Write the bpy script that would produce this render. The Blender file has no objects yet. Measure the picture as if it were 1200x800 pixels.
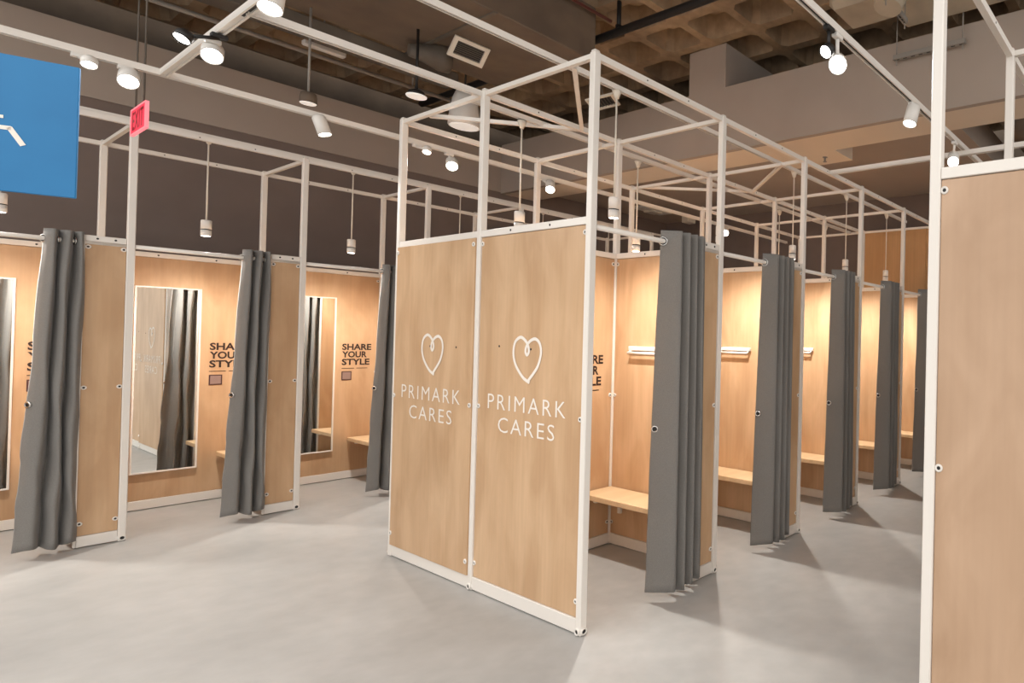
import bpy, bmesh, math, random
from mathutils import Vector, Matrix
random.seed(7)
C = bpy.context.scene.collection
PI = math.pi

# ------------------------------------------------------------------ camera
cam_d = bpy.data.cameras.new('camera'); cam = bpy.data.objects.new('camera', cam_d); C.objects.link(cam)
bpy.context.scene.camera = cam
fwd = Vector((0.85742268, 0.51454748, 0.00819991)); rgt = Vector((0.51427449, -0.85732789, 0.02259732)); upv = Vector((-0.0186574, 0.01515845, 0.99971102))
m = Matrix((rgt, upv, -fwd)).transposed().to_4x4(); m.translation = Vector((-1.9978, -2.6219, 1.5317)); cam.matrix_world = m
cam_d.sensor_width = 36.0; cam_d.lens = 696.0 / 1200 * 36; cam_d.shift_x = -(966.93 - 600) / 1200; cam_d.shift_y = -(400 - 394.35) / 1200
cam_d.clip_start = 0.05; cam_d.clip_end = 60

# ------------------------------------------------------------------ world, light, exposure
W = bpy.data.worlds.new('world'); bpy.context.scene.world = W; W.use_nodes = True
W.node_tree.nodes['Background'].inputs[0].default_value = (1.0, 0.97, 0.93, 1); W.node_tree.nodes['Background'].inputs[1].default_value = 1.25
vs = bpy.context.scene.view_settings
vs.view_transform = 'Standard'; vs.look = 'None'; vs.exposure = 0.15; vs.gamma = 1.0; vs.use_curve_mapping = False
P_PENDANT = 125.0      # watts of a booth pendant
P_SPOT = 32.0         # watts of a track spotlight
P_FILL = 36.0        # watts of an added fill lamp behind the camera
WARM = (1.0, 0.95, 0.88); NEUTRAL = (1.0, 0.98, 0.96)

# ------------------------------------------------------------------ materials
def new_mat(name, col, rough=0.5, metal=0.0, spec=0.5):
    mt = bpy.data.materials.new(name); mt.use_nodes = True
    b = mt.node_tree.nodes['Principled BSDF']
    b.inputs['Base Color'].default_value = (*col, 1); b.inputs['Roughness'].default_value = rough
    b.inputs['Metallic'].default_value = metal; b.inputs['Specular IOR Level'].default_value = spec
    return mt
def srgb(r, g, b):
    f = lambda c: (c / 255 / 12.92) if c / 255 <= 0.04045 else ((c / 255 + 0.055) / 1.055) ** 2.4
    return (f(r), f(g), f(b))
def noise_mat(name, c1, c2, scale, stretch=(1, 1, 1), rough=0.5, detail=6, lo=0.35, hi=0.65, bump=0.0, per_object=False, spec=0.5, bscale=None, fine=None, distort=0.0):
    mt = new_mat(name, c1, rough, spec=spec); nt = mt.node_tree; N = nt.nodes; L = nt.links; b = N['Principled BSDF']
    tc = N.new('ShaderNodeTexCoord'); mp = N.new('ShaderNodeMapping'); mp.inputs['Scale'].default_value = stretch
    L.new(tc.outputs['Object'], mp.inputs['Vector'])
    if per_object:
        oi = N.new('ShaderNodeObjectInfo'); ml = N.new('ShaderNodeMath'); ml.operation = 'MULTIPLY'; ml.inputs[1].default_value = 37.0
        cb = N.new('ShaderNodeCombineXYZ'); L.new(oi.outputs['Random'], ml.inputs[0])
        for i in range(3): L.new(ml.outputs[0], cb.inputs[i])
        L.new(cb.outputs[0], mp.inputs['Location'])
    nz = N.new('ShaderNodeTexNoise'); nz.inputs['Scale'].default_value = scale; nz.inputs['Detail'].default_value = detail; nz.inputs['Distortion'].default_value = distort
    L.new(mp.outputs[0], nz.inputs['Vector'])
    rp = N.new('ShaderNodeValToRGB'); rp.color_ramp.elements[0].position = lo; rp.color_ramp.elements[1].position = hi
    rp.color_ramp.elements[0].color = (*c1, 1); rp.color_ramp.elements[1].color = (*c2, 1)
    L.new(nz.outputs['Fac'], rp.inputs[0])
    out = rp.outputs[0]
    if fine:
        n2 = N.new('ShaderNodeTexNoise'); n2.inputs['Scale'].default_value = fine[0]; n2.inputs['Detail'].default_value = 3
        mp2 = N.new('ShaderNodeMapping'); mp2.inputs['Scale'].default_value = fine[2]; L.new(mp.outputs[0], mp2.inputs['Vector']); L.new(mp2.outputs[0], n2.inputs['Vector'])
        mr = N.new('ShaderNodeMapRange'); mr.inputs['To Min'].default_value = 1 - fine[1]; mr.inputs['To Max'].default_value = 1 + fine[1]
        mr.inputs['From Min'].default_value = 0.3; mr.inputs['From Max'].default_value = 0.7
        L.new(n2.outputs['Fac'], mr.inputs['Value'])
        mx = N.new('ShaderNodeVectorMath'); mx.operation = 'MULTIPLY'; L.new(out, mx.inputs[0]); L.new(mr.outputs[0], mx.inputs[1]); out = mx.outputs[0]
    L.new(out, b.inputs['Base Color'])
    if bump:
        nb = N.new('ShaderNodeTexNoise'); nb.inputs['Scale'].default_value = bscale or scale * 8; nb.inputs['Detail'].default_value = 4
        L.new(tc.outputs['Object'], nb.inputs['Vector'])
        bp = N.new('ShaderNodeBump'); bp.inputs['Strength'].default_value = bump; bp.inputs['Distance'].default_value = 0.01
        L.new(nb.outputs['Fac'], bp.inputs['Height']); L.new(bp.outputs[0], b.inputs['Normal'])
    return mt
def emit_mat(name, col, s, base=(0.9, 0.9, 0.9)):
    mt = new_mat(name, base); b = mt.node_tree.nodes['Principled BSDF']
    b.inputs['Emission Color'].default_value = (*col, 1); b.inputs['Emission Strength'].default_value = s
    return mt
M = {}
M['ply'] = noise_mat('birch_plywood', srgb(190, 154, 118), srgb(208, 174, 138), 2.6, (2.0, 2.0, 0.6), rough=0.42, distort=0.6, per_object=True, spec=0.35, fine=(26, 0.035, (1, 1, 0.06)))
M['ply_light'] = noise_mat('pale_birch_plywood', srgb(180, 148, 120), srgb(198, 166, 138), 2.2, (1.9, 1.9, 0.8), rough=0.38, per_object=True, spec=0.4, lo=0.3, hi=0.7, distort=0.9, fine=(18, 0.025, (1, 1, 0.12)))
M['ply_dark'] = noise_mat('end_wall_plywood', srgb(204, 158, 108), srgb(216, 170, 120), 2.0, (2, 2, 0.5), rough=0.5, per_object=True, fine=(26, 0.05, (1, 1, 0.06)))
M['bench'] = noise_mat('bench_plywood', srgb(212, 182, 142), srgb(224, 196, 158), 3, (0.6, 3, 3), rough=0.4, per_object=True, fine=(24, 0.05, (0.08, 1, 1)))
M['ply_edge'] = noise_mat('plywood_edge', srgb(150, 112, 74), srgb(196, 156, 112), 60, (0.02, 0.02, 1), rough=0.6)
M['white'] = new_mat('white_powder_coat', srgb(232, 226, 218), 0.38)
M['cream'] = new_mat('cream_powder_coat', srgb(226, 218, 204), 0.42)
M['plastic'] = new_mat('white_plastic', srgb(228, 224, 218), 0.35)
M['dark'] = new_mat('dark_metal', srgb(28, 26, 25), 0.5)
M['black'] = new_mat('black_paint', srgb(20, 19, 20), 0.55)
M['chrome'] = new_mat('brushed_steel', srgb(200, 200, 198), 0.25, 1.0)
M['mirror'] = new_mat('silvered_mirror', (0.86, 0.88, 0.87), 0.012, 1.0)
M['floor'] = noise_mat('grey_concrete_vinyl', srgb(154, 152, 149), srgb(174, 172, 169), 1.1, (1, 1, 1), rough=0.42, detail=9, lo=0.3, hi=0.72, bump=0.04, bscale=40, spec=0.4, fine=(9, 0.045, (1, 1, 1)))
M['wall_dark'] = noise_mat('brown_grey_wall_paint', srgb(126, 112, 105), srgb(131, 117, 110), 3, rough=0.9, spec=0.2)
M['taupe'] = noise_mat('taupe_paint', srgb(174, 161, 150), srgb(178, 165, 154), 2, rough=0.9, spec=0.2)
M['taupe_light'] = noise_mat('light_taupe_paint', srgb(228, 214, 196), srgb(232, 218, 200), 2, rough=0.9, spec=0.2)
M['store'] = new_mat('shop_wall_paint', srgb(150, 140, 132), 0.9)
M['waffle'] = noise_mat('brown_raw_concrete', srgb(146, 124, 102), srgb(172, 148, 120), 1.7, rough=0.95, bump=0.25, bscale=14, fine=(11, 0.14, (1, 1, 1)), spec=0.1)
M['duct'] = noise_mat('dusty_galvanised_duct', srgb(88, 80, 72), srgb(104, 95, 84), 3, rough=0.6, fine=(13, 0.08, (1, 1, 1)))
M['duct_light'] = noise_mat('wrapped_beige_duct', srgb(168, 156, 138), srgb(184, 172, 152), 4, rough=0.7)
M['duct_dark'] = noise_mat('dark_brown_duct', srgb(98, 85, 74), srgb(114, 99, 84), 3, rough=0.8)
M['conduit'] = new_mat('grey_conduit', srgb(150, 145, 138), 0.5)
M['red'] = new_mat('red_pipe_paint', srgb(120, 70, 62), 0.5)
M['blue'] = noise_mat('blue_sign_board', srgb(22, 112, 168), srgb(26, 117, 173), 6, rough=0.5)
M['print_black'] = new_mat('black_print', srgb(44, 26, 20), 0.6)
M['print_white'] = new_mat('white_print', srgb(238, 230, 220), 0.6)
M['plaque'] = new_mat('mauve_plaque', srgb(148, 124, 116), 0.5)
M['plaque_edge'] = new_mat('dark_plaque_border', srgb(80, 52, 50), 0.5)
M['lamp_on'] = emit_mat('lit_lens', (1.0, 0.95, 0.88), 14.0)
M['lamp_soft'] = emit_mat('dim_lens', (1.0, 0.93, 0.84), .35)
M['exit'] = emit_mat('lit_red_acrylic', (1.0, 0.05, 0.10), 0.55, (0.5, 0.02, 0.05))
M['exit_edge'] = emit_mat('lit_pink_edge', (1.0, 0.22, 0.27), 0.8, (0.6, 0.2, 0.2))
M['exit_letter'] = new_mat('exit_letter_red', srgb(150, 8, 24), 0.4)

def fabric():
    mt = noise_mat('grey_woven_fabric', srgb(120, 117, 113), srgb(130, 127, 123), 240, rough=0.92, spec=0.15, bump=0.12, bscale=420)
    b = mt.node_tree.nodes['Principled BSDF']
    b.inputs['Sheen Weight'].default_value = 0.25; b.inputs['Sheen Roughness'].default_value = 0.5
    return mt
M['fabric'] = fabric()

# ------------------------------------------------------------------ mesh helpers
class MB:
    """collects shapes and links them as one mesh object"""
    def __init__(s): s.v = []; s.f = []; s.mi = []; s.mats = []; s.cur = 0; s.sm = []
    def mat(s, m):
        if m not in s.mats: s.mats.append(m)
        s.cur = s.mats.index(m); return s
    def add(s, vs, fs, smooth=False):
        o = len(s.v); s.v += [tuple(p) for p in vs]
        for f in fs: s.f.append([i + o for i in f]); s.mi.append(s.cur); s.sm.append(smooth)
        return s
    def box(s, x0, y0, z0, x1, y1, z1, bev=0.0):
        x0, x1 = sorted((x0, x1)); y0, y1 = sorted((y0, y1)); z0, z1 = sorted((z0, z1))
        if bev <= 0:
            vs = [(x, y, z) for x in (x0, x1) for y in (y0, y1) for z in (z0, z1)]
            return s.add(vs, [(0, 1, 3, 2), (4, 6, 7, 5), (0, 4, 5, 1), (2, 3, 7, 6), (0, 2, 6, 4), (1, 5, 7, 3)])
        bm = bmesh.new(); bmesh.ops.create_cube(bm, size=1)
        for v in bm.verts: v.co = Vector(((x0 + x1) / 2 + v.co.x * (x1 - x0), (y0 + y1) / 2 + v.co.y * (y1 - y0), (z0 + z1) / 2 + v.co.z * (z1 - z0)))
        bmesh.ops.bevel(bm, geom=bm.edges[:], offset=min(bev, (x1 - x0) * .45, (y1 - y0) * .45, (z1 - z0) * .45), segments=1, affect='EDGES')
        bm.verts.index_update()
        s.add([v.co[:] for v in bm.verts], [[v.index for v in f.verts] for f in bm.faces]); bm.free(); return s
    def bar(s, a, b, w, h, up=(0, 0, 1)):
        a = Vector(a); b = Vector(b); d = (b - a).normalized(); u = Vector(up)
        if abs(d.dot(u)) > 0.95: u = Vector((1, 0, 0))
        r = d.cross(u).normalized(); u = r.cross(d)
        vs = []
        for p in (a, b):
            for i, j in ((-1, -1), (1, -1), (1, 1), (-1, 1)): vs.append(p + r * (i * w / 2) + u * (j * h / 2))
        return s.add(vs, [(3, 2, 1, 0), (4, 5, 6, 7), (0, 1, 5, 4), (1, 2, 6, 5), (2, 3, 7, 6), (3, 0, 4, 7)])
    def lathe(s, prof, c=(0, 0, 0), axis=(0, 0, 1), n=16, caps=True):
        """prof: list of (radius, height along axis)"""
        ax = Vector(axis).normalized(); t = Vector((1, 0, 0)) if abs(ax.x) < .9 else Vector((0, 1, 0))
        r = ax.cross(t).normalized(); u = ax.cross(r); c = Vector(c); vs = []; fs = []
        for rad, h in prof:
            for k in range(n):
                a = 2 * PI * k / n; vs.append(c + ax * h + (r * math.cos(a) + u * math.sin(a)) * rad)
        for i in range(len(prof) - 1):
            for k in range(n): fs.append((i * n + k, i * n + (k + 1) % n, (i + 1) * n + (k + 1) % n, (i + 1) * n + k))
        s.add(vs, fs, True)
        if caps:
            o = (len(prof) - 1) * n
            base = len(s.v) - len(vs)
            s.f.append([base + k for k in range(n)][::-1]); s.mi.append(s.cur); s.sm.append(False)
            s.f.append([base + o + k for k in range(n)]); s.mi.append(s.cur); s.sm.append(False)
        return s
    def tube(s, a, b, r, n=10):
        a = Vector(a); b = Vector(b)
        return s.lathe([(r, 0), (r, (b - a).length)], a, b - a, n)
    def mesh(s, name):
        me = bpy.data.meshes.new(name); me.from_pydata(s.v, [], s.f)
        for m_ in s.mats: me.materials.append(m_)
        me.polygons.foreach_set('material_index', s.mi); me.polygons.foreach_set('use_smooth', s.sm)
        bm = bmesh.new(); bm.from_mesh(me); bmesh.ops.recalc_face_normals(bm, faces=bm.faces[:]); bm.to_mesh(me); bm.free()
        me.update(); return me
def link(name, me, parent=None, loc=None):
    o = bpy.data.objects.new(name, me); C.objects.link(o)
    if parent is not None: o.parent = parent
    if loc is not None: o.location = loc
    return o
def part(name, mb, parent, loc=None): return link(name, mb.mesh(name), parent, loc)
def tag(o, label, cat, group=None):
    o['label'] = label; o['category'] = cat
    if group: o['group'] = group
    return o
def thing(name, label, cat, loc=(0, 0, 0), rotz=0.0, group=None):
    o = bpy.data.objects.new(name, None); C.objects.link(o); o.empty_display_size = 0.1
    o.location = loc; o.rotation_euler = (0, 0, rotz); return tag(o, label, cat, group)
def struct(name, mb, parent=None):
    o = link(name, mb.mesh(name), parent); o['kind'] = 'structure'; return o
def box1(mat, *a, bev=0.0): return MB().mat(M[mat]).box(*a, bev=bev)

_text_cache = {}
def text_mesh(lines, mat, offset=0.0):
    """lines: (text, x0, x1, z0, z1) in the plane y=0, facing -y. Letters are thin slabs 1 mm proud."""
    key = (tuple(lines), mat)
    if key in _text_cache: return _text_cache[key]
    mb = MB().mat(M[mat])
    for (t, x0, x1, z0, z1, sp, off) in lines:
        cu = bpy.data.curves.new('t', 'FONT'); cu.body = t; cu.size = 1; cu.space_character = sp; cu.offset = off; cu.resolution_u = 3
        ob = bpy.data.objects.new('t', cu); C.objects.link(ob)
        me = bpy.data.meshes.new_from_object(ob)
        xs = [v.co.x for v in me.vertices]; ys = [v.co.y for v in me.vertices]
        ax, bx, ay, by = min(xs), max(xs), min(ys), max(ys)
        mb.add([((v.co.x - ax) / (bx - ax) * (x1 - x0) + x0, 0, (v.co.y - ay) / (by - ay) * (z1 - z0) + z0) for v in me.vertices], [list(p.vertices) for p in me.polygons])
        bpy.data.objects.remove(ob); bpy.data.curves.remove(cu); bpy.data.meshes.remove(me)
    me = bpy.data.meshes.new('lettering'); me.from_pydata(mb.v, [], mb.f); me.materials.append(M[mat])
    for p in me.polygons:
        if p.normal.y > 0: p.flip()
    _text_cache[key] = me; return me

# ------------------------------------------------------------------ the setting
Z_SLAB = 4.8
f = struct('floor', box1('floor', -9, -9, -0.1, 8, 7.2, 0))
# waffle slab: ribs with sunk coffers
def waffle():
    px, py = 0.515, 0.615; mb = MB().mat(M['waffle'])
    i0, i1, j0, j1 = -9, 9, -9, 9
    cx0, cy0 = 2.67, 1.59; hw, hh = 0.205, 0.258; d1, d2 = 0.05, 0.24
    for i in range(i0, i1):
        for j in range(j0, j1):
            x = cx0 + i * px; y = cy0 + j * py; vs = []
            def ring(a, b, z, cut):
                return [(x - a + cut, y - b, z), (x + a - cut, y - b, z), (x + a, y - b + cut, z), (x + a, y + b - cut, z), (x + a - cut, y + b, z), (x - a + cut, y + b, z), (x - a, y + b - cut, z), (x - a, y - b + cut, z)]
            outer = [(x - px / 2, y - py / 2, Z_SLAB), (x + px / 2, y - py / 2, Z_SLAB), (x + px / 2, y + py / 2, Z_SLAB), (x - px / 2, y + py / 2, Z_SLAB)]
            vs = outer + ring(hw, hh, Z_SLAB, .06) + ring(hw - .035, hh - .035, Z_SLAB + d2, .06)
            fs = [(0, 1, 5, 4), (1, 6, 5), (1, 2, 7, 6), (2, 8, 7), (2, 3, 9, 8), (3, 10, 9), (3, 0, 11, 10), (0, 4, 11)]
            for k in range(8): fs.append((4 + k, 4 + (k + 1) % 8, 12 + (k + 1) % 8, 12 + k))
            fs.append(tuple(12 + k for k in range(8)))
            mb.add(vs, fs)
    return mb
struct('ceiling', waffle())
struct('wall_left', box1('wall_dark', -9, 6.02, 0, 6.5, 6.15, 3.62))
struct('wall_back', MB().mat(M['wall_dark']).box(6.3, -9, 0, 6.5, 6.02, 3.8))
struct('wall_upper', MB().mat(M['wall_dark']).box(3.0, 6.021, 3.6, 6.5, 6.16, 3.82))
struct('wall_far_left', box1('duct_dark', -9, 7.0, 0, 8, 7.2, 5.2))
struct('wall_plenum', box1('duct_dark', 7.8, -9, 0, 8, 7.2, 5.2))
# bulkhead above the left row, and the bulkhead crossing behind the central row
struct('trim_1', box1('taupe', -9, 6.0, 3.62, 3.0, 6.15, 4.26))
mb = MB().mat(M['taupe']).box(3.0, -9, 3.6, 3.06, 6.0, 4.31)
mb.mat(M['taupe_light']).box(3.06, -9, 3.6, 3.52, 6.0, 3.64)
mb.mat(M['taupe']).box(3.46, -9, 3.64, 3.52, 6.0, 4.31)
struct('trim_2', mb)
struct('trim_3', MB().mat(M['taupe']).box(3.0, 1.735, 4.31, 4.3, 2.275, Z_SLAB))       # boxed-in column
struct('trim_4', MB().mat(M['taupe']).box(3.52, -.62, 3.76, 6.3, 6.02, 3.82).box(3.52, -.64, 3.76, 6.3, -.62, 4.1))               # lowered ceiling over the far booths
struct('trim_5', MB().mat(M['taupe_light']).box(3.52, 0.62, 3.6, 3.92, 1.5, 3.76))        # small soffit step
# plywood end wall closing the aisle, in sheets
ew = MB().mat(M['ply_dark'])
e = struct('trim_6', MB().mat(M['cream']).box(6.03, -3.6, 0.0, 6.06, 1.54, 0.08).box(6.03, -3.6, 3.2, 6.06, 1.54, 3.22))
for k in range(5):
    o = part('panel', box1('ply_dark', 6.02, 1.54 - k - 0.995, 0.08, 6.05, 1.54 - k, 3.2, bev=.003), e)

# ------------------------------------------------------------------ fitting rooms
ZP, ZT = 2.15, 3.0           # panel top, frame top
PW = 0.04                    # post width
_mesh = {}
def cached(key, fn):
    if key not in _mesh: _mesh[key] = fn()
    return _mesh[key]
def bolt_mesh():
    """white cupped washer with a dark screw; axis -y, centre at origin"""
    mb = MB().mat(M['white']).lathe([(.0145, 0), (.0145, .004), (.009, .007), (.0065, .003)], (0, 0, 0), (0, -1, 0), 14, caps=False)
    mb.mat(M['dark']).lathe([(.0065, .003), (.0065, .0035)], (0, 0, 0), (0, -1, 0), 10)
    return mb.mesh('bolt')
def screw_mesh():
    return MB().mat(M['dark']).lathe([(.0065, 0), (.0065, .0015), (.003, .0025)], (0, 0, 0), (0, -1, 0), 10).mesh('screw')
def bolts(panel, pts, axis, kind='bolt'):
    me = cached(kind, bolt_mesh if kind == 'bolt' else screw_mesh)
    for p in pts:
        b = link(kind, me, panel, p); b.rotation_euler = (0, 0, {'-y': 0, '-x': -PI / 2, '+y': PI, '+x': PI / 2}[axis])
def post(parent, x, y, z1=ZT, foot=True):
    p = part('post', MB().mat(M['white']).box(x - PW / 2, y - PW / 2, 0.0, x + PW / 2, y + PW / 2, z1, bev=.004), parent)
    if foot:
        fm = cached('foot_ring', lambda: MB().mat(M['white']).lathe([(.02, 0), (.02, .006), (.013, .009), (.011, .004)], (0, 0, 0), (0, -1, 0), 14, caps=False).mat(M['dark']).lathe([(.011, .003), (.011, .0045)], (0, 0, 0), (0, -1, 0), 10).mesh('foot_ring'))
        link('foot_ring', fm, p, (x, y - PW / 2, .022))
        if abs(x) < 1e-6: link('foot_ring', fm, p, (x - PW / 2, y, .022)).rotation_euler = (0, 0, -PI / 2)
        part('post_cap', MB().mat(M['white']).box(x - PW / 2 + .002, y - PW / 2 + .002, z1 - .001, x + PW / 2 - .002, y + PW / 2 - .002, z1 + .012, bev=.008), p)
    return p
def rail(parent, a, b, w=.03, h=.034, name='rail'):
    r = MB().mat(M['white']).bar(a, b, w, h); d = Vector(b) - Vector(a); L = d.length
    r.mat(M['dark'])
    if L > .5 and w >= .03:
        n = d.normalized().cross(Vector((0, 0, 1)))
        for t in (.33, .67):
            c = Vector(a) + d * t
            for s in (-1, 1): r.lathe([(.0045, 0), (.0045, .0015)], c + n * (s * w / 2), n * s, 8)
    return part(name, r, parent)
def wall_panel(parent, name, axis, a0, a1, pos, face, mat='ply', clip=(), zt=ZP, base=True, toprail=True):
    """sheet between two posts. axis 'x': runs along x at y=pos; 'y': runs along y at x=pos. face: outward sign of clips"""
    g = PW / 2 + .001; t = .009
    def bx(mb, c0, c1, z0, z1, th, bev=.002):
        return mb.box(c0, pos - th, z0, c1, pos + th, z1, bev) if axis == 'x' else mb.box(pos - th, c0, z0, pos + th, c1, z1, bev)
    p = part(name, bx(MB().mat(M[mat]), a0 + g, a1 - g, .082, zt - .042, t), parent)
    if base: part('base_rail', bx(MB().mat(M['white']), a0 + g, a1 - g, 0.006, .08, .016), parent)
    if toprail: part('top_rail', bx(MB().mat(M['white']), a0 + g, a1 - g, zt - .04, zt, .016), parent)
    if clip:
        pts = []
        for zz in (.165, 1.10, 2.07):
            for cc in (a0 + g + .012, a1 - g - .012):
                pts.append((cc, pos + face * t, zz) if axis == 'x' else (pos + face * t, cc, zz))
        ax = ('+' if face > 0 else '-') + ('y' if axis == 'x' else 'x')
        bolts(p, pts, ax)
        if toprail:
            sc = [(cc, pos + face * .016, zt - .02) if axis == 'x' else (pos + face * .016, cc, zt - .02) for cc in (a0 + .32 * (a1 - a0), a0 + .68 * (a1 - a0))]
            bolts(p, sc, ax, 'screw')
    return p
SLOGAN = (('SHARE', 0.637, 0.893, 1.332, 1.398, 1.0, .032), ('YOUR', 0.637, 0.855, 1.254, 1.320, 1.0, .032), ('STYLE', 0.637, 0.880, 1.176, 1.242, 1.0, .032))
def slogan(panel, L, D, back_y):
    me = text_mesh(SLOGAN, 'print_black')
    link('lettering', me, panel, (0, back_y - .0105, 0))
    mb = MB().mat(M['print_black'])
    for a, b in ((.637, .745), (.765, .862)): mb.box(a, back_y - .0107, 1.140, b, back_y - .0097, 1.146)
    part('small_print', mb, panel)
    part('notice_plaque', MB().mat(M['plaque_edge']).box(.637, back_y - .014, 1.022, .722, back_y - .009, 1.112).mat(M['plaque']).box(.645, back_y - .0155, 1.031, .714, back_y - .0138, 1.103), panel)

def booth(name, label, group, origin, rotz, L, D, left_end=False, right_end=False, own_left=True, own_right=False, own_back=True,
          interior=True, detail=True, panel_from=0.80, xpanel=True, back=True):
    r = thing('fitting_booth', label, 'fitting booth', (origin[0], origin[1], 0), rotz, group)
    xs = ([0.0] if own_left else []) + ([L] if own_right else [])
    for x in xs:
        post(r, x, 0); 
        if own_back: post(r, x, D)
        rail(r, (x, PW / 2, ZT - .018), (x, D - PW / 2, ZT - .018), .024, .026, 'crossbar')
    rail(r, (PW / 2, 0, ZT - .018), (L - PW / 2, 0, ZT - .018))
    if own_back: rail(r, (PW / 2, D, ZT - .018), (L - PW / 2, D, ZT - .018))
    # curtain rod
    part('curtain_rod', MB().mat(M['white']).tube((PW / 2, 0, 2.10), (L - PW / 2, 0, 2.10), .015, 14), r)
    # fixed return panel beside the curtain
    wall_panel(r, 'return_panel', 'x', panel_from - .02, L, 0.0, -1, clip=detail)
    part('jamb', MB().mat(M['white']).box(panel_from - .012, -.014, .006, panel_from, .014, ZP, .002), r)
    if left_end: wall_panel(r, 'end_panel', 'y', 0, D, 0.0, -1, clip=detail)
    if xpanel or right_end: wall_panel(r, 'side_panel', 'y', 0, D, L, -1, clip=detail and interior)
    if back:
        bp = wall_panel(r, 'back_panel', 'x', 0, L, D - (.012 if not own_back else 0), -1, clip=detail and interior)
        if interior: slogan(bp, L, D, D - (.012 if not own_back else 0))
    return r

def wmat(origin, rotz): return Matrix.Translation((origin[0], origin[1], 0)) @ Matrix.Rotation(rotz, 4, 'Z')
# mirror, bench, garment rail, curtain, pendant: things of their own, copied from one of each kind
protos = {}
def place(kind, build, origin, rotz, label, group):
    if kind not in protos:
        o = build(); protos[kind] = o
    else:
        src = protos[kind]; o = src.copy(); C.objects.link(o)
        for ch in src.children:
            c = ch.copy(); C.objects.link(c); c.parent = o
            for g in ch.children:
                d = g.copy(); C.objects.link(d); d.parent = c
    o.location = (origin[0], origin[1], .035 if kind == 'pendant_arm' else 0.0); o.rotation_euler = (0, 0, rotz)
    o['label'] = label; o['group'] = group
    return o
def make_mirror():
    o = thing('wall_mirror', '', 'mirror'); x0, x1, z0, z1, y = -.195, .195, .305, 1.866, 0
    w = .011; mb = MB().mat(M['white'])
    mb.box(x0, y - .024, z0, x0 + w, y, z1).box(x1 - w, y - .024, z0, x1, y, z1).box(x0 + w, y - .024, z0, x1 - w, y, z0 + w).box(x0 + w, y - .024, z1 - w, x1 - w, y, z1)
    part('mirror_frame', mb, o)
    part('mirror_glass', MB().mat(M['mirror']).box(x0 + w, y - .016, z0 + w, x1 - w, y - .002, z1 - w), o)
    return o
def make_bench(D):
    def fn():
        # seat along the side wall, local origin at the wall side front corner
        o = thing('bench', '', 'bench')
        part('seat', MB().mat(M['bench']).box(-.27, .035, .392, -.012, D - .03, .43, .004), o)
        part('bracket', MB().mat(M['white']).box(-.24, .12, .372, -.012, .15, .3915).box(-.03, .12, .25, -.012, .15, .372), o)
        part('bracket', MB().mat(M['white']).box(-.24, D - .16, .372, -.012, D - .13, .3915).box(-.03, D - .16, .25, -.012, D - .13, .372), o)
        return o
    return fn
def make_hanger_rail():
    o = thing('garment_rail', '', 'garment rail')
    part('rail_plate', MB().mat(M['plastic']).box(-.024, -.165, 1.434, 0, .165, 1.466, .005), o)
    mb = MB().mat(M['plastic']).tube((-.036, -.150, 1.418), (-.036, .150, 1.418), .010, 10)
    for s in (-.15, .15): mb.tube((-.010, s * .97, 1.436), (-.036, s * .97, 1.418), .008, 8)
    part('hanging_bar', mb, o)
    return o
def catmull(pts, n=6):
    out = []; P = [Vector(p) for p in pts]; P = [2 * P[0] - P[1]] + P + [2 * P[-1] - P[-2]]
    for i in range(1, len(P) - 2):
        for k in range(n):
            t = k / n; a, b, c, d = P[i - 1:i + 3]
            out.append(0.5 * ((2 * b) + (c - a) * t + (2 * a - 5 * b + 4 * c - d) * t * t + (3 * b - a - 3 * c + d) * t ** 3))
    out.append(P[-2]); return out
def curtain_mesh(top, bot, seed, z0=.045, z1=2.165, hole=None):
    rnd = random.Random(seed); A = catmull(top, 7); B = catmull(bot, 7); n = len(A); rows = 44
    vs = []; fs = []
    ph = [rnd.uniform(0, 6.28) for _ in range(6)]
    for r in range(rows + 1):
        t = r / rows; z = z0 + (z1 - z0) * t; s = t ** 1.3
        for i in range(n):
            p = B[i].lerp(A[i], s); q = i / (n - 1)
            wob = .005 * math.sin(3.1 * z + ph[0] + 5 * q) + .004 * math.sin(7.7 * z + ph[1] + 9 * q) + .0030 * math.sin(17 * z + ph[2] + 13 * q) * (1 - t) + .0035 * math.exp(-((z - .62 - .1 * q) / .035) ** 2) * (1 - q) - .004 * math.exp(-((z - .36) / .04) ** 2) * (1 - q)
            hem = .012 * math.sin(9 * q + ph[3]) * max(0, 1 - t * 12)
            vs.append((p.x + wob, p.y + wob * .8, z + hem))
    for r in range(rows):
        for i in range(n - 1):
            a = r * n + i; fs.append((a, a + 1, a + n + 1, a + n))
    me = bpy.data.meshes.new('cloth'); me.from_pydata(vs, [], fs); me.materials.append(M['fabric'])
    me.polygons.foreach_set('use_smooth', [True] * len(fs)); me.update(); return me, A, B, (z0, z1)
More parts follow.
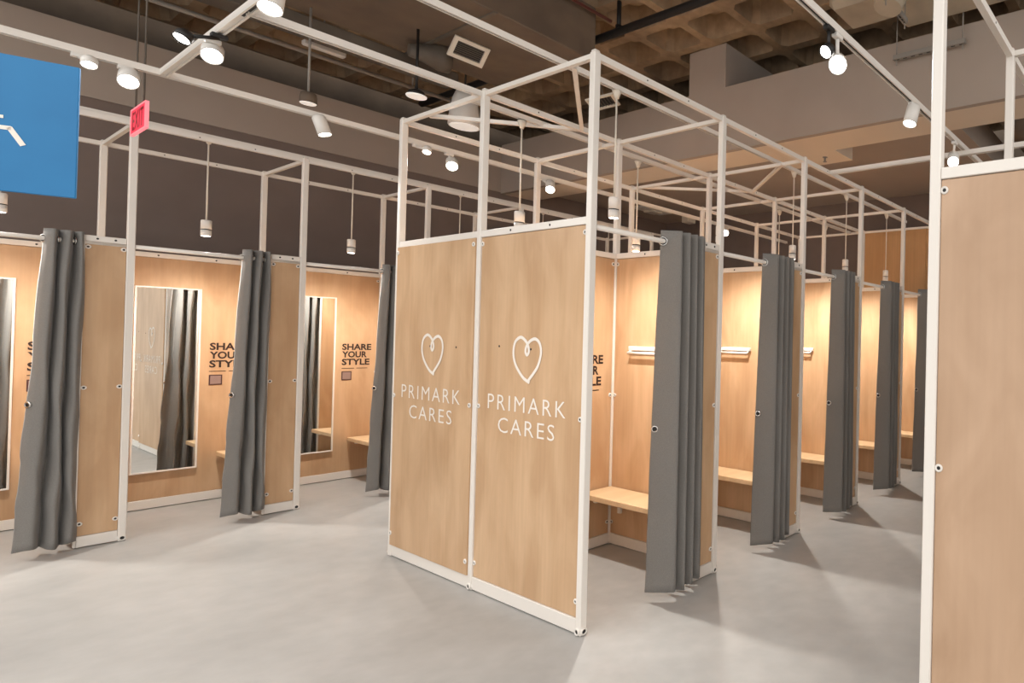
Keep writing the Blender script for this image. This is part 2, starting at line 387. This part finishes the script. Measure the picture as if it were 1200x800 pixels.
def make_curtain(key, top, bot, seed, open_side):
    def fn():
        o = thing('curtain', '', 'curtain')
        me, A, B, (z0, z1) = curtain_mesh(top, bot, seed)
        c = link('cloth', me, o); so = c.modifiers.new('thick', 'SOLIDIFY'); so.thickness = .004; so.offset = 0
        # hem band, slightly proud, follows the fold
        # eyelets: rod eyelet on the first fold, side eyelet halfway up
        def frame_at(i, t):
            p = B[i].lerp(A[i], t ** 1.3); q = B[i + 2].lerp(A[i + 2], t ** 1.3); d = (q - p).normalized()
            z = z0 + (z1 - z0) * t; nrm = Vector((d.y, -d.x, 0)); 
            return Vector((p.x, p.y, z)), nrm
        def eyelet(i, t, r, name):
            p, nrm = frame_at(i, t)
            mb = MB().mat(M['chrome']).lathe([(r, -.005), (r * 1.25, -.006), (r * 1.65, -.004), (r * 1.65, .004), (r * 1.25, .006), (r, .005), (r, -.005)], p, nrm, 16, caps=False)
            mb.mat(M['black']).lathe([(r, -.0045), (r, .0045)], p, nrm, 14)
            part(name, mb, o)
        if open_side:
            eyelet(2, (1.0 - z0) / (z1 - z0), .013, 'eyelet')
            # eyelets where the cloth crosses the rod
            tt = (2.10 - z0) / (z1 - z0); row = [B[i].lerp(A[i], tt ** 1.3) for i in range(len(A))]; first = True
            for i in range(len(row) - 1):
                if row[i].y * row[i + 1].y < 0:
                    w = row[i].y / (row[i].y - row[i + 1].y); p = row[i].lerp(row[i + 1], w); d = (row[i + 1] - row[i]).normalized()
                    q = Vector((p.x, p.y, 2.10)); nrm = Vector((d.y, -d.x, 0)); r = .021
                    mb = MB().mat(M['chrome']).lathe([(r, -.004), (r * 1.2, -.005), (r * 1.3, -.003), (r * 1.3, .003), (r * 1.2, .005), (r, .004), (r, -.004)], q, nrm, 16, caps=False)
                    mb.mat(M['black']).lathe([(r, -.0035), (r, .0035)], q, nrm, 14)
                    part('rod_eyelet', mb, o)
        return o
    return fn
def make_pendant(drop, arm=0.0):
    def fn():
        o = thing('pendant_lamp', '', 'pendant lamp'); o.location = (0, 0, 0)
        part('stem', MB().mat(M['cream']).tube((0, 0, 2.36), (0, 0, drop), .0055, 8), o)
        part('mount', MB().mat(M['cream']).lathe([(.012, -.05), (.022, -.02), (.03, 0)], (0, 0, drop), (0, 0, 1), 12), o)
        if arm: part('arm', MB().mat(M['cream']).bar((0, -arm, drop + .005), (0, .012, drop + .005), .016, .012), o)
        part('lamp_body', MB().mat(M['plastic']).lathe([(.028, 0), (.032, .004), (.032, .048)], (0, 0, 2.23), n=20)
             .mat(M['dark']).lathe([(.030, .048), (.030, .055)], (0, 0, 2.23), n=20)
             .mat(M['plastic']).lathe([(.032, .055), (.032, .122), (.028, .127), (.008, .13)], (0, 0, 2.23), n=20), o)
        part('lens', MB().mat(M['lamp_on']).lathe([(.026, 0), (.026, .0006)], (0, 0, 2.2293), n=16), o)
        l = bpy.data.lights.new('pendant_light', 'SPOT'); l.energy = P_PENDANT; l.color = WARM; l.spot_size = math.radians(152); l.spot_blend = 1.0; l.shadow_soft_size = .02
        lo = bpy.data.objects.new('lamp_light', l); C.objects.link(lo); lo.parent = o; lo.location = (0, 0, 2.222)
        return o
    return fn

ORD = ['nearest', 'second', 'third', 'fourth', 'fifth', 'sixth']
# curtain plans (top, bottom) in booth-local x, y
CT = [(.488, .012), (.525, -.035), (.562, -.078), (.584, -.062), (.596, -.005), (.612, -.045), (.634, -.082), (.652, -.055), (.660, -.002), (.676, -.045), (.697, -.080), (.714, -.052), (.722, .0), (.738, -.042), (.758, -.074), (.774, -.045), (.782, .005), (.794, -.03), (.806, -.045)]
CB = [(.440, .02), (.480, -.045), (.535, -.112), (.566, -.085), (.580, -.015), (.600, -.06), (.628, -.105), (.650, -.07), (.660, -.005), (.680, -.055), (.704, -.098), (.724, -.065), (.734, .0), (.750, -.05), (.772, -.088), (.790, -.055), (.798, .005), (.810, -.03), (.824, -.05)]
LT = [(.594, .0), (.616, -.035), (.642, -.052), (.660, .015), (.676, -.035), (.694, -.053), (.712, .018), (.728, -.03), (.746, -.048), (.764, .0)]
LB = [(.515, .005), (.546, -.04), (.588, -.062), (.618, .018), (.640, -.04), (.670, -.066), (.694, .02), (.712, -.035), (.738, -.052), (.768, .0)]
def shift(P, dx, ky=1.0): return [(x + dx, y * ky) for x, y in P]
CUR = {'centre_a': (CT, CB, 1), 'centre_b': ([(x * 1.06 - .035, y * .9) for x, y in CT], [(x * 1.05 - .04, y * .9) for x, y in CB], 2)}

def fit_out(origin, rotz, L, D, idx, back_y, curtain_key, curtain, pend, words, rowname, extras=True, hang=True):
    mw = wmat(origin, rotz)
    def wp(x, y): return mw @ Vector((x, y, 0))
    if extras:
        p = wp(.378, back_y - .0095); place('mirror', make_mirror, p, rotz, 'tall white-framed mirror on the back wall of the ' + words, 'booth mirrors')
        p = wp(L - .01, 0); place('bench%.3f' % D, make_bench(D), p, rotz, 'pale plywood bench in the ' + words, 'booth benches')
        p = wp(L - .0095, .655); place('hanger', make_hanger_rail, p, rotz, 'white garment rail above the bench in the ' + words, 'booth garment rails')
    if curtain:
        top, bot, seed, ey = curtain
        p = wp(0, 0); place(curtain_key, make_curtain(curtain_key, top, bot, seed, ey), p, rotz, 'grey pleated curtain drawn open at the ' + words, 'booth curtains')
    p = wp(*pend); left = rowname == 'left row'; place('pendant' if rowname == 'left-facing row' else 'pendant_arm', make_pendant(2.965 if rowname == 'left-facing row' else 3.02), p, rotz, 'white cylinder pendant lamp hanging over the ' + words, 'booth pendant lamps')

# --- central block, row facing the right-hand aisle
L1 = 0.995; D1 = 1.01; YB = 2.01
def heart_mesh():
    P = [(.55, 1.0), (.36, .9), (.12, .66), (.02, .4), (.07, .14), (.26, .02), (.44, .09), (.55, .22), (.575, .34), (.51, .41), (.455, .33), (.50, .2), (.63, .09), (.80, .05), (.95, .15), (1.0, .36), (.91, .63), (.75, .82), (.58, .985), (.63, 1.02)]
    S = catmull([(a, b) for a, b in P], 6); w = .009; vs = []; fs = []
    W_, H_ = .262, .25
    Q = [Vector((p.x * W_, -p.y * H_)) for p in S]
    for i, q in enumerate(Q):
        d = (Q[min(i + 1, len(Q) - 1)] - Q[max(i - 1, 0)]).normalized(); nn = Vector((-d.y, d.x)); k = 0.75 if 6 < i < 100 else 1.0
        for s in (-1, 1): vs.append((q.x + nn.x * w * s, -i * 8e-6, q.y + nn.y * w * s))
    for i in range(len(Q) - 1): fs.append((2 * i, 2 * i + 1, 2 * i + 3, 2 * i + 2))
    me = bpy.data.meshes.new('heart'); me.from_pydata(vs, [], fs); me.materials.append(M['print_white'])
    for p in me.polygons:
        if p.normal.y > 0: p.flip()
    return me
def end_graphic(panel, parent_rot, y_left, z_shift=0.0):
    """white heart and lettering on the x=0 end panel. Built in the plane y=0 facing -y, turned to face -x."""
    me = text_mesh((('PRIMARK', .14, .865, 1.095, 1.182, 1.25, -.006), ('CARES', .25, .775, .965, 1.052, 1.2, -.006)), 'print_white')
    lt = link('lettering', me, panel); ht = link('heart_print', cached('heart', heart_mesh), panel)
    return lt, ht
group_b = 'fitting booths of the central block'
for k in range(5):
    org = (k * L1, 0.0)
    w = ['first booth of the central row with the end panel at the corner post', 'second booth of the central row from the corner post', 'third booth of the central row from the corner post', 'fourth booth of the central row from the corner post', 'fifth booth of the central row, farthest down the aisle'][k]
    words = ['first aisle booth beside the corner post', 'second aisle booth from the corner post', 'third aisle booth from the corner post', 'fourth aisle booth from the corner post', 'fifth and farthest aisle booth'][k]
    b = booth('fitting_booth', 'plywood-walled ' + w, group_b, org, 0.0, L1, D1, left_end=(k == 0), own_right=(k == 4), detail=(k < 4))
    if k == 0:
        ep = [c for c in b.children if c.name.split('.')[0] == 'end_panel'][0]
        lt, ht = end_graphic(ep, 0, 0)
        for o_, loc in ((lt, (-.0105, 1.02, 0)), (ht, (-.0105, .641, 1.522))):
            o_.rotation_euler = (0, 0, -PI / 2); o_.location = loc
        bolts(ep, [(-.009, .78, 1.462), (-.009, .475, 1.452)], '-x', 'screw')
        rail(b, (.02, .20, ZT - .02), (.66, D1 - .015, ZT - .02), .024, .024, 'brace')
    if k == 2: rail(b, (-.02, .20, ZT - .02), (.60, D1 - .015, ZT - .02), .024, .024, 'brace')
    ck = 'centre_a' if k % 2 == 0 else 'centre_b'
    fit_out(org, 0.0, L1, D1, k, D1 - 0.0, ck, (CUR[ck][0], CUR[ck][1], CUR[ck][2], (10,)), (.465 - .012 * k, .40), words, 'aisle row')
# --- central block, row facing the left-hand aisle (seen over the top and in the mirrors)
for k in range(5):
    org = ((k + 1) * L1, YB); rot = PI; D2 = YB - D1
    w = ['first left-facing booth of the central block with its end panel', 'second left-facing booth of the central block', 'third left-facing booth of the central block', 'fourth left-facing booth of the central block', 'fifth left-facing booth of the central block'][k]
    words = ['first left-facing central booth', 'second left-facing central booth', 'third left-facing central booth', 'fourth left-facing central booth', 'fifth left-facing central booth'][k]
    b = booth('fitting_booth', 'plywood-walled ' + w, group_b, org, rot, L1, D2, own_left=(k == 4), own_right=True, own_back=False, interior=(k < 3), detail=(k == 0), xpanel=True)
    if k == 0:
        ep = [c for c in b.children if c.name.split('.')[0] == 'side_panel'][0]
        # outer end sheet carries the second heart graphic (local x = L faces world -x)
        op = wall_panel(b, 'end_panel', 'y', 0, D2, L1 + .0185, 1, clip=True, base=False, toprail=False)
        lt, ht = end_graphic(op, 0, 0)
        for o_, loc in ((lt, (L1 + .029, -.004, 0)), (ht, (L1 + .029, YB - 1.625, 1.522))):
            o_.rotation_euler = (0, 0, PI / 2); o_.location = loc
        bolts(op, [(L1 + .0275, YB - 1.52, 1.445), (L1 + .0275, YB - 1.21, 1.445)], '+x', 'screw')
        rail(b, (L1 - .02, .30, ZT - .02), (L1 - .66, D2 - .015, ZT - .02), .024, .024, 'brace')
    if k == 2: rail(b, (L1, .15, ZT - .02), (.42, D2 - .015, ZT - .02), .024, .024, 'brace')
    if k < 3: fit_out(org, rot, L1, D2, k, D2 - .012, 'centre_a', (CUR['centre_a'][0], CUR['centre_a'][1], 1, (10,)), (L1 - .35, YB - 1.2), words, 'left-facing row')
    else: place('pendant', make_pendant(2.965), wmat(org, rot) @ Vector((L1 - .35, YB - 1.2, 0)), rot, 'white cylinder pendant lamp hanging over the ' + words, 'booth pendant lamps')
# --- left row against the dark wall
L2 = .972; D2 = .947; X2 = -.919; Y2 = 3.848
for k in range(-1, 5):
    org = (X2 + k * L2, Y2)
    w = {-1: 'booth of the left row under the blue sign, at the photo edge', 0: 'booth of the left row just right of the red exit sign', 1: 'booth of the left row next to the central block corner', 2: 'booth of the left row, first hidden behind the central block', 3: 'booth of the left row, second hidden behind the central block', 4: 'booth of the left row, third hidden behind the central block'}[k]
    words = {-1: 'left-row booth under the blue sign', 0: 'left-row booth right of the exit sign', 1: 'left-row booth next to the central block', 2: 'left-row booth first behind the central block', 3: 'left-row booth second behind the central block', 4: 'left-row booth third behind the central block'}[k]
    b = booth('fitting_booth', 'plywood-walled ' + w, 'fitting booths of the left row', org, 0.0, L2, D2, left_end=(k == -1), own_right=(k == 4), interior=(k < 2), detail=(k < 2), panel_from=.765)
    if k < 2: fit_out(org, 0.0, L2, D2, k, D2, 'left', (LT, LB, 5, (7,)), (.437, .255), words, 'left row')
    else: place('pendant_arm', make_pendant(3.02), (org[0] + .437, org[1] + .255, .02), 0, 'white cylinder pendant lamp hanging over the ' + words, 'booth pendant lamps')
# --- right block: only its end and upper frames show
for k in range(5):
    org = ((k + 1) * L1, -1.87)
    w = ['near booth of the right block with the pale end panel at the photo edge', 'second booth of the right block behind the pale end panel', 'third booth of the right block behind the pale end panel', 'fourth booth of the right block behind the pale end panel', 'fifth booth of the right block behind the pale end panel'][k]
    b = booth('fitting_booth', 'plywood-walled ' + w, 'fitting booths of the right block', org, PI, L1, D1, own_left=(k == 4), own_right=True, interior=False, detail=False, xpanel=(k > 0))
    if k == 0: wall_panel(b, 'end_panel', 'y', 0, D1, L1, 1, mat='ply_light', clip=True)

# ------------------------------------------------------------------ lighting tracks and spotlights
def track(label, a, b, w=.034, h=.034):
    o = thing('lighting_track', label, 'lighting track', a, 0, 'white lighting tracks')
    d = Vector(b) - Vector(a); n = d.normalized().cross(Vector((0, 0, 1)))
    mb = MB().mat(M['white']).bar((0, 0, .004), d, w, h - .008)
    for s in (-1, 1): mb.bar(n * (s * (w / 2 - .004)) + Vector((0, 0, -h / 2 + .002)), d + n * (s * (w / 2 - .004)) + Vector((0, 0, -h / 2 + .002)), .008, .010)
    part('track_body', mb, o)
    part('track_slot', MB().mat(M['dark']).bar(Vector((0, 0, -h / 2 + .0062)), d + Vector((0, 0, -h / 2 + .0062)), w - .018, .001), o)
    return o
ZK = 2.982
track('white lighting track over the near left floor, running to the middle post', (-1.06, 1.05, ZK), (-.017, 1.03, ZK))
track('white lighting track running over the aisle booths to the top of the end frame', (-2.2, .392, 3.07), (4.95, .392, 3.07), .03, .03)
track('long white lighting track in front of the left row bulkhead', (-3.2, 2.40, ZK), (5.2, 2.40, ZK))
track('white cross track holding bright spotlights at upper left', (-1.06, -.6, ZK), (-1.06, 2.383, ZK))
track('white lighting track over the right aisle', (-1.5, -1.19, ZK + .036), (4.4, -1.19, ZK + .036))
track('white cross track spanning the right aisle', (2.37, -1.85, ZK), (2.37, -.02, ZK))
track('white lighting track over the left-facing central booths', (.02, 1.2, ZK + .012), (4.95, 1.2, ZK + .012), .032, .03)

track('white lighting track laid behind the front rail of the left row', (-1.85, 4.103, 3.068), (4.85, 4.103, 3.068), .03, .026)
def spotlight(label, mount, lens, aim, lit=True, power=None, body='plastic', size=78, group='track spotlights', rad=.042, ln=.13):
    """mount: point under the track, lens: centre of the lit face, aim: direction of the beam"""
    o = thing('track_spotlight', label, 'spotlight', mount, 0, group); mt = Vector(mount); a = Vector(aim).normalized(); c = Vector(lens) - mt
    back = c - a * ln
    part('adapter', MB().mat(M[body]).box(-.03, -.016, -.022, .03, .016, 0, .003), o)
    part('arm', MB().mat(M[body]).tube((0, 0, -.02), tuple(back + a * ln * .35), .009, 8), o)
    part('lamp_head', MB().mat(M[body]).lathe([(rad * .8, 0), (rad, .012), (rad, ln), (rad * .94, ln), (rad * .9, ln - .012)], back, a, 20), o)
    part('lens', MB().mat(M['lamp_on' if lit else 'lamp_soft']).lathe([(rad * .88, 0), (rad * .88, .004)], c - a * .010, a, 18), o)
    if power:
        l = bpy.data.lights.new('spot_light', 'SPOT'); l.energy = power; l.color = NEUTRAL; l.spot_size = math.radians(size); l.spot_blend = .6; l.shadow_soft_size = .04
        lo = bpy.data.objects.new('lamp_light', l); C.objects.link(lo); lo.parent = o; lo.location = c + a * .012
        lo.rotation_euler = a.to_track_quat('-Z', 'Y').to_euler()
    return o
zt = ZK - .018
spotlight('bright white spotlight on the long track above the exit sign', (-1.20, 2.40, zt), (-1.20, 2.33, 2.862), (-.25, -1.2, -1), power=P_SPOT, size=110, ln=.11)
spotlight('small white spotlight disc between the blue sign and the bright spotlight', (-1.36, 2.40, zt), (-1.345, 2.27, 2.88), (-.1, -.5, -1), power=P_SPOT * .4, rad=.03, ln=.05)
spotlight('bright spotlight on the upper left cross track, white round head', (-1.06, 1.53, zt), (-1.065, 1.51, 2.872), (-.3, -1.1, -1), power=P_SPOT, size=110, ln=.10)
spotlight('dark ringed spotlight disc left of the upper left cross track', (-1.06, 1.43, zt), (-1.187, 1.435, 2.885), (-.55, -.25, -1), power=P_SPOT * .3, body='dark', rad=.034, ln=.045)
spotlight('white spotlight at the top photo edge on the cross track', (-1.06, .66, zt), (-1.09, .66, 2.866), (-.2, -.4, -1), power=P_SPOT, size=110)
spotlight('white cylinder spotlight on the long track left of the central block', (-.34, 2.40, zt), (-.325, 2.345, 2.845), (.25, -.25, -1), power=P_SPOT * .8, size=90, rad=.038)
spotlight('bright spotlight seen through the end frame on the long track', (.49, 2.40, zt), (.49, 2.35, 2.85), (-.5, -1.1, -1), power=P_SPOT * .7, size=100, ln=.10)
spotlight('small spotlight disc left of the bright one seen through the end frame', (.26, 2.40, zt), (.225, 2.18, 2.86), (-.3, -.4, -1), power=None, rad=.028, ln=.05)
spotlight('bright small spotlight above the central booths on the long track', (1.30, 2.40, zt), (1.315, 2.31, 2.85), (-.6, -.9, -1), power=P_SPOT * .5, rad=.04)
spotlight('far bright spotlight right of the first aisle booth', (3.70, 2.40, zt), (3.68, 2.27, 2.85), (-1.0, -.9, -1), power=P_SPOT * .5, rad=.045)
spotlight('brilliant round spotlight on the right aisle track', (.44, -1.19, zt + .036), (.44, -1.195, 2.853), (-1.5, -.9, -1), power=P_SPOT, size=110, rad=.045)
spotlight('dark ringed spotlight disc beside the brilliant one on the right aisle', (.36, -1.19, zt + .036), (.362, -1.17, 2.885), (-1.1, .2, -1), power=P_SPOT * .4, body='dark', rad=.032, ln=.05)
spotlight('white cylinder spotlight on the right aisle track, tilted down', (1.36, -1.19, zt + .036), (1.335, -1.185, 2.862), (-.3, .1, -1), power=P_SPOT * .8, size=95)
spotlight('bright spotlight glimpsed above the pale right end panel', (2.15, -1.19, zt + .036), (2.142, -1.185, 2.85), (-1.2, -.4, -1), power=P_SPOT * .6, size=95)
# unseen fill lamps added behind the camera to brighten the end panels
for i, (x, y) in enumerate(((-4.2, -3.4), (-4.2, -.6), (-6.8, -2.0), (-3.8, 2.6), (-1.8, -5.2), (1.2, -5.4))):
    o = thing('fill_panel', 'added unseen fill lamp ' + ('near the entrance side', 'nearest the cross track end', 'farthest back in the shop', 'closest to the left row', 'behind the right block', 'farthest along the right block')[i], 'ceiling light', (x, y, 4.2), 0, 'added fill lamps')
    part('housing', MB().mat(M['plastic']).box(-.62, -.32, 0, .62, .32, .06), o)
    part('hanger', MB().mat(M['conduit']).tube((0, 0, .06), (0, 0, .62), .008, 8), o)
    l = bpy.data.lights.new('fill_light', 'AREA'); l.shape = 'RECTANGLE'; l.size = 1.2; l.size_y = .6; l.energy = P_FILL; l.color = NEUTRAL
    lo = bpy.data.objects.new('lamp_light', l); C.objects.link(lo); lo.parent = o; lo.location = (0, 0, -.01)

# ------------------------------------------------------------------ signs
SV = Vector((math.cos(math.radians(-22)), math.sin(math.radians(-22)), 0))
s = thing('hanging_sign', 'blue hanging sign board with a white wheelchair symbol, cut by the photo edge', 'sign', (-1.589 - SV.x * .225, .574 - SV.y * .225, 1.955), math.radians(-22))
part('sign_board', box1('blue', -.225, -.006, 0, .225, .006, .44, bev=.002), s)
def pict():
    mb = MB().mat(M['print_white']); t = .0068
    def stroke(P, w):
        for a, b in zip(P[:-1], P[1:]): mb.bar((a[0], -t, a[1]), (b[0], -t, b[1]), .0016, w, up=(0, 0, 1)) if abs(a[1] - b[1]) < 1e-6 else mb.bar((a[0], -t, a[1]), (b[0], -t, b[1]), w, .0016, up=(0, 1, 0))
    mb.lathe([(.024, 0), (.024, .001)], (-.075, -t, .365), (0, -1, 0), 20)
    stroke([(-.07, .34), (-.06, .195)], .022); stroke([(-.06, .2365), (.072, .2375)], .010)
    stroke([(-.06, .201), (.088, .2035)], .013); stroke([(.084, .206), (.113, .153)], .013)
    R = .092; pts = [(-.055 + R * math.cos(a), .125 + R * math.sin(a)) for a in [math.radians(110 + k * 12) for k in range(20)]]
    stroke(pts, .015); return mb
part('wheelchair_symbol', pict(), s)
for x in (-.19, -.10):
    part('hanging_wire', MB().mat(M['conduit']).tube((x, 0, .44), (x, 0, Z_SLAB - 1.955), .0025, 6), s)
# exit sign, faces the camera side (-x), hung from the slab
ex, ey, ez = -1.0, 3.245, 2.885
s = thing('exit_sign', 'small glowing red exit sign hanging above the left row posts', 'exit sign', (ex, ey, ez))
hy, hz = .175, .078
part('sign_plate', MB().mat(M['exit']).box(-.006, -hy, -hz, .006, hy, hz), s)
mb = MB().mat(M['exit_edge'])
mb.box(-.009, -hy - .008, -hz - .008, .009, hy + .008, -hz).box(-.009, -hy - .008, hz, .009, hy + .008, hz + .008).box(-.009, -hy - .008, -hz, .009, -hy, hz).box(-.009, hy, -hz, .009, hy + .008, hz)
part('lit_edge', mb, s)
lt = link('lettering', text_mesh((('EXIT', -.135, .135, -.06, .06, 1.1, .012),), 'exit_letter'), s, (-.0075, 0, 0)); lt.rotation_euler = (0, 0, -PI / 2)
for y in (-.10, .10): part('hanging_rod', MB().mat(M['duct']).tube((0, y, .08), (0, y, Z_SLAB - ez), .005, 8), s)

# ------------------------------------------------------------------ ceiling services
def single(name, label, cat, mb, group=None): return tag(link(name, mb.mesh(name)), label, cat, group)
# dark main duct with grille, grey branch duct
d = thing('air_duct', 'dark brown air duct under the slab left of the black pipe', 'air duct', (0, 0, 0))
part('duct_body', box1('duct_dark', -3.2, 2.30, 4.2, 1.75, 3.76, 4.72, bev=.01), d)
for x in (-2.0, -.6, .75): part('duct_flange', MB().mat(M['duct']).box(x, 2.285, 4.185, x + .03, 3.775, 4.2), d)
def vent(label, c, rot, sx, sy, n, tilt=(0, 0)):
    o = thing('air_vent', label, 'air vent', c, rot, 'ceiling air vents'); o.rotation_euler = (tilt[0], tilt[1], rot); w = .035
    mb = MB().mat(M['cream']).box(-sx, -sy, -.02, sx, -sy + w, 0).box(-sx, sy - w, -.02, sx, sy, 0).box(-sx, -sy + w, -.02, -sx + w, sy - w, 0).box(sx - w, -sy + w, -.02, sx, sy - w, 0)
    part('vent_frame', mb, o)
    for sx_ in (-1, 1): part('hanger', MB().mat(M['conduit']).tube((sx_ * (sx - .01), 0, 0), (sx_ * (sx - .01), 0, Z_SLAB - c[2] - .02), .003, 6), o) if tilt[0] > -.5 else None
    part('vent_cavity', box1('black', -sx + w, -sy + w, -.003, sx - w, sy - w, 0), o)
    me = MB().mat(M['duct']).bar((-sx + w, 0, 0), (sx - w, 0, 0), .0075, .003, up=(0, .5, 1)).mesh('slat')
    for k in range(n):
        y = -sy + w + (k + .5) * (2 * sy - 2 * w) / n; link('slat', me, o, (0, y, -.010))
    return o
vent('white framed tilted air vent with dark slats under the brown duct', (.955, 3.05, 4.13), 0, .155, .10, 7, (-PI / 4, 0))
vent('second small white framed air vent seen just right of the corner post', (2.27, 2.84, 4.1), math.radians(35), .15, .15, 7, (-.3, 0))
d = thing('air_duct', 'grey rectangular branch duct running beside the brown duct', 'air duct', (0, 0, 0))
part('duct_body', box1('duct', -3.2, 3.785, 4.08, 1.25, 4.02, 4.2, bev=.008), d)
part('duct_boot', MB().mat(M['duct']).lathe([(.055, 0), (.075, .10), (.13, .24), (.13, .32)], (.64, 3.45, 4.10), (1, -.2, .1), 18), d)
single('pipe', 'black fire pipe crossing the ceiling above the corner post', 'pipe', MB().mat(M['black']).tube((1.87, -4.5, 4.5), (1.87, 5.9, 4.5), .038, 14).tube((1.87, 2.12, 4.5), (1.87, 2.12, 4.795), .022, 10).tube((1.87, 2.12, 4.51), (1.87, 2.12, 4.56), .032, 10))
single('pipe', 'thin reddish sprinkler pipe meeting the black pipe', 'pipe', MB().mat(M['red']).tube((-2.4, 2.22, 4.62), (1.86, 2.22, 4.62), .016, 10).tube((-.5, 2.22, 4.62), (-.5, 2.22, 4.8), .01, 8))
single('conduit_pipe', 'light grey conduit running beneath the ducts at upper left', 'pipe', MB().mat(M['conduit']).tube((-3.0, 4.66, 4.2), (1.9, 4.62, 4.2), .022, 10).tube((-.9, 4.65, 4.2), (-.9, 4.65, 4.8), .008, 8).tube((1.2, 4.63, 4.2), (1.2, 4.63, 4.8), .008, 8))
single('batten_light', 'unlit white batten light fitting above the conduit', 'light fitting', MB().mat(M['plastic']).box(.20, 4.43, 4.2, .53, 4.50, 4.25, .01).mat(M['conduit']).tube((.36, 4.465, 4.25), (.36, 4.465, 4.8), .006, 6))
o = thing('smoke_detector', 'white round smoke detector on the waffle ceiling', 'smoke detector', (1.877, 2.64, 4.80))
part('detector_base', MB().mat(M['plastic']).lathe([(.075, -.03), (.082, -.02), (.082, 0)]), o)
part('detector_head', MB().mat(M['plastic']).lathe([(.045, -.06), (.06, -.05), (.066, -.03)]), o)
# hanging speakers / lamps at upper left
o = thing('dome_lamp', 'large white bell shaped pendant above the end frame', 'pendant lamp', (1.36, 3.87, 3.7))
part('shade', MB().mat(M['plastic']).lathe([(.145, 0), (.15, .01), (.14, .12), (.115, .28), (.085, .36), (.03, .39)], n=24), o)
part('lens', MB().mat(M['lamp_soft']).lathe([(.125, -.008), (.135, .0)], n=24), o)
part('hanging_rod', MB().mat(M['dark']).tube((0, 0, .38), (0, 0, 1.1), .01, 8), o)
o = thing('pendant_lamp', 'flat white disc pendant on a black rod left of the end frame', 'pendant lamp', (.597, 3.19, 3.6))
part('lens', MB().mat(M['lamp_soft']).lathe([(.072, 0), (.078, .006), (.078, .014)], n=24), o)
part('lamp_body', MB().mat(M['dark']).lathe([(.07, .014), (.06, .05), (.02, .07)], n=20), o)
part('hanging_rod', MB().mat(M['dark']).tube((0, 0, .06), (0, 0, .6), .012, 8), o)
o = thing('pendant_lamp', 'dark drum pendant with pale underside on a long thin rod', 'pendant lamp', (-.018, 3.61, 3.40))
part('lens', MB().mat(M['lamp_soft']).lathe([(.05, 0), (.056, .006)], n=20), o)
part('lamp_body', MB().mat(M['duct_dark']).lathe([(.058, .006), (.056, .06), (.05, .09), (.02, .095)], n=20), o)
part('hanging_rod', MB().mat(M['conduit']).tube((0, 0, .09), (0, 0, .80), .009, 8), o)
# right: wrapped ducts over the aisle and strut trapeze hangers
d = thing('air_duct', 'pale wrapped air duct crossing the ceiling over the right aisle', 'air duct', (0, 0, 0))
part('duct_body', box1('duct_light', 2.1, -3.8, 4.36, 2.92, -.45, 4.62, bev=.03), d)
part('duct_elbow', MB().mat(M['duct_light']).lathe([(.13, 0), (.13, .12), (.11, .2)], (2.25, -.62, 4.36), (-.2, .1, -1), 18), d)
part('duct_branch', box1('duct_light', 2.35, -.46, 4.40, 2.80, .05, 4.60, bev=.05), d)
part('duct_collar', MB().mat(M['duct']).lathe([(.17, 0), (.17, .45)], (2.62, -1.55, 4.35), (0.4, 0, 1), 20), d)
def strut(label, a, b):
    o = thing('strut_channel', label, 'bracket', a, 0, 'strut channels'); dd = Vector(b) - Vector(a)
    part('channel', MB().mat(M['conduit']).bar((0, 0, 0), dd, .042, .042), o)
    mb = MB().mat(M['black']); n = dd.normalized().cross(Vector((0, 0, 1)))
    for k in range(9):
        c = dd * ((k + .5) / 9); t = dd.normalized() * .018
        mb.bar(c - t + Vector((0, 0, -.0215)), c + t + Vector((0, 0, -.0215)), .014, .001)
    part('slots', mb, o)
    for t in (.04, .96): part('threaded_rod', MB().mat(M['conduit']).tube(dd * t + Vector((0, 0, -.07)), dd * t + Vector((0, 0, Z_SLAB - a[2])), .006, 6), o)
    return o
strut('slotted steel strut under the pale duct, by the right frame post', (2.93, -.33, 4.13), (2.93, -1.0, 4.13))
strut('slotted steel strut at the top photo edge over the right aisle', (2.10, -.63, 4.2), (2.52, -.62, 4.2))

# fittings under the lowered ceiling
o = thing('ceiling_cassette', 'flat white fitting under the lowered ceiling seen over the first curtain', 'ceiling fitting', (5.06, 5.05, 3.66))
part('fitting_body', MB().mat(M['plastic']).box(-.30, -.16, 0, .30, .16, .045, .015), o)
part('fitting_lid', MB().mat(M['cream']).box(-.12, -.11, -.03, .12, .11, 0, .012), o)
part('mount', MB().mat(M['plastic']).box(-.05, -.05, .045, .05, .05, .10), o)
o = thing('wall_speaker', 'small beige box speaker under the lowered ceiling, above the first curtain', 'speaker', (5.85, 5.0, 3.60))
part('cabinet', MB().mat(M['cream']).box(-.10, -.08, 0, .10, .08, .13, .01), o)
part('bracket', MB().mat(M['cream']).box(-.02, -.02, .13, .02, .02, .16), o)
o = thing('sprinkler_head', 'tiny sprinkler head on the pale soffit over the aisle', 'sprinkler', (3.68, .84, 3.6))
part('sprinkler_body', MB().mat(M['conduit']).lathe([(.03, -.004), (.03, 0)], n=14).lathe([(.011, -.05), (.011, -.004)], n=10).lathe([(.022, -.054), (.022, -.05)], n=12), o)
# dark ducts in the open void right of the lowered ceiling
for i, (y, z, w_) in enumerate(((-1.05, 4.0, .16), (-1.75, 4.2, .22))):
    tag(link('air_duct', MB().mat(M['duct_dark']).lathe([(w_, 0), (w_, 2.6)], (3.6, y, z), (1, 0, 0), 18).mesh('duct')), ('round dark duct in the open ceiling void above the pale right end panel', 'larger round dark duct behind the first one in the right ceiling void')[i], 'air duct', 'void ducts')
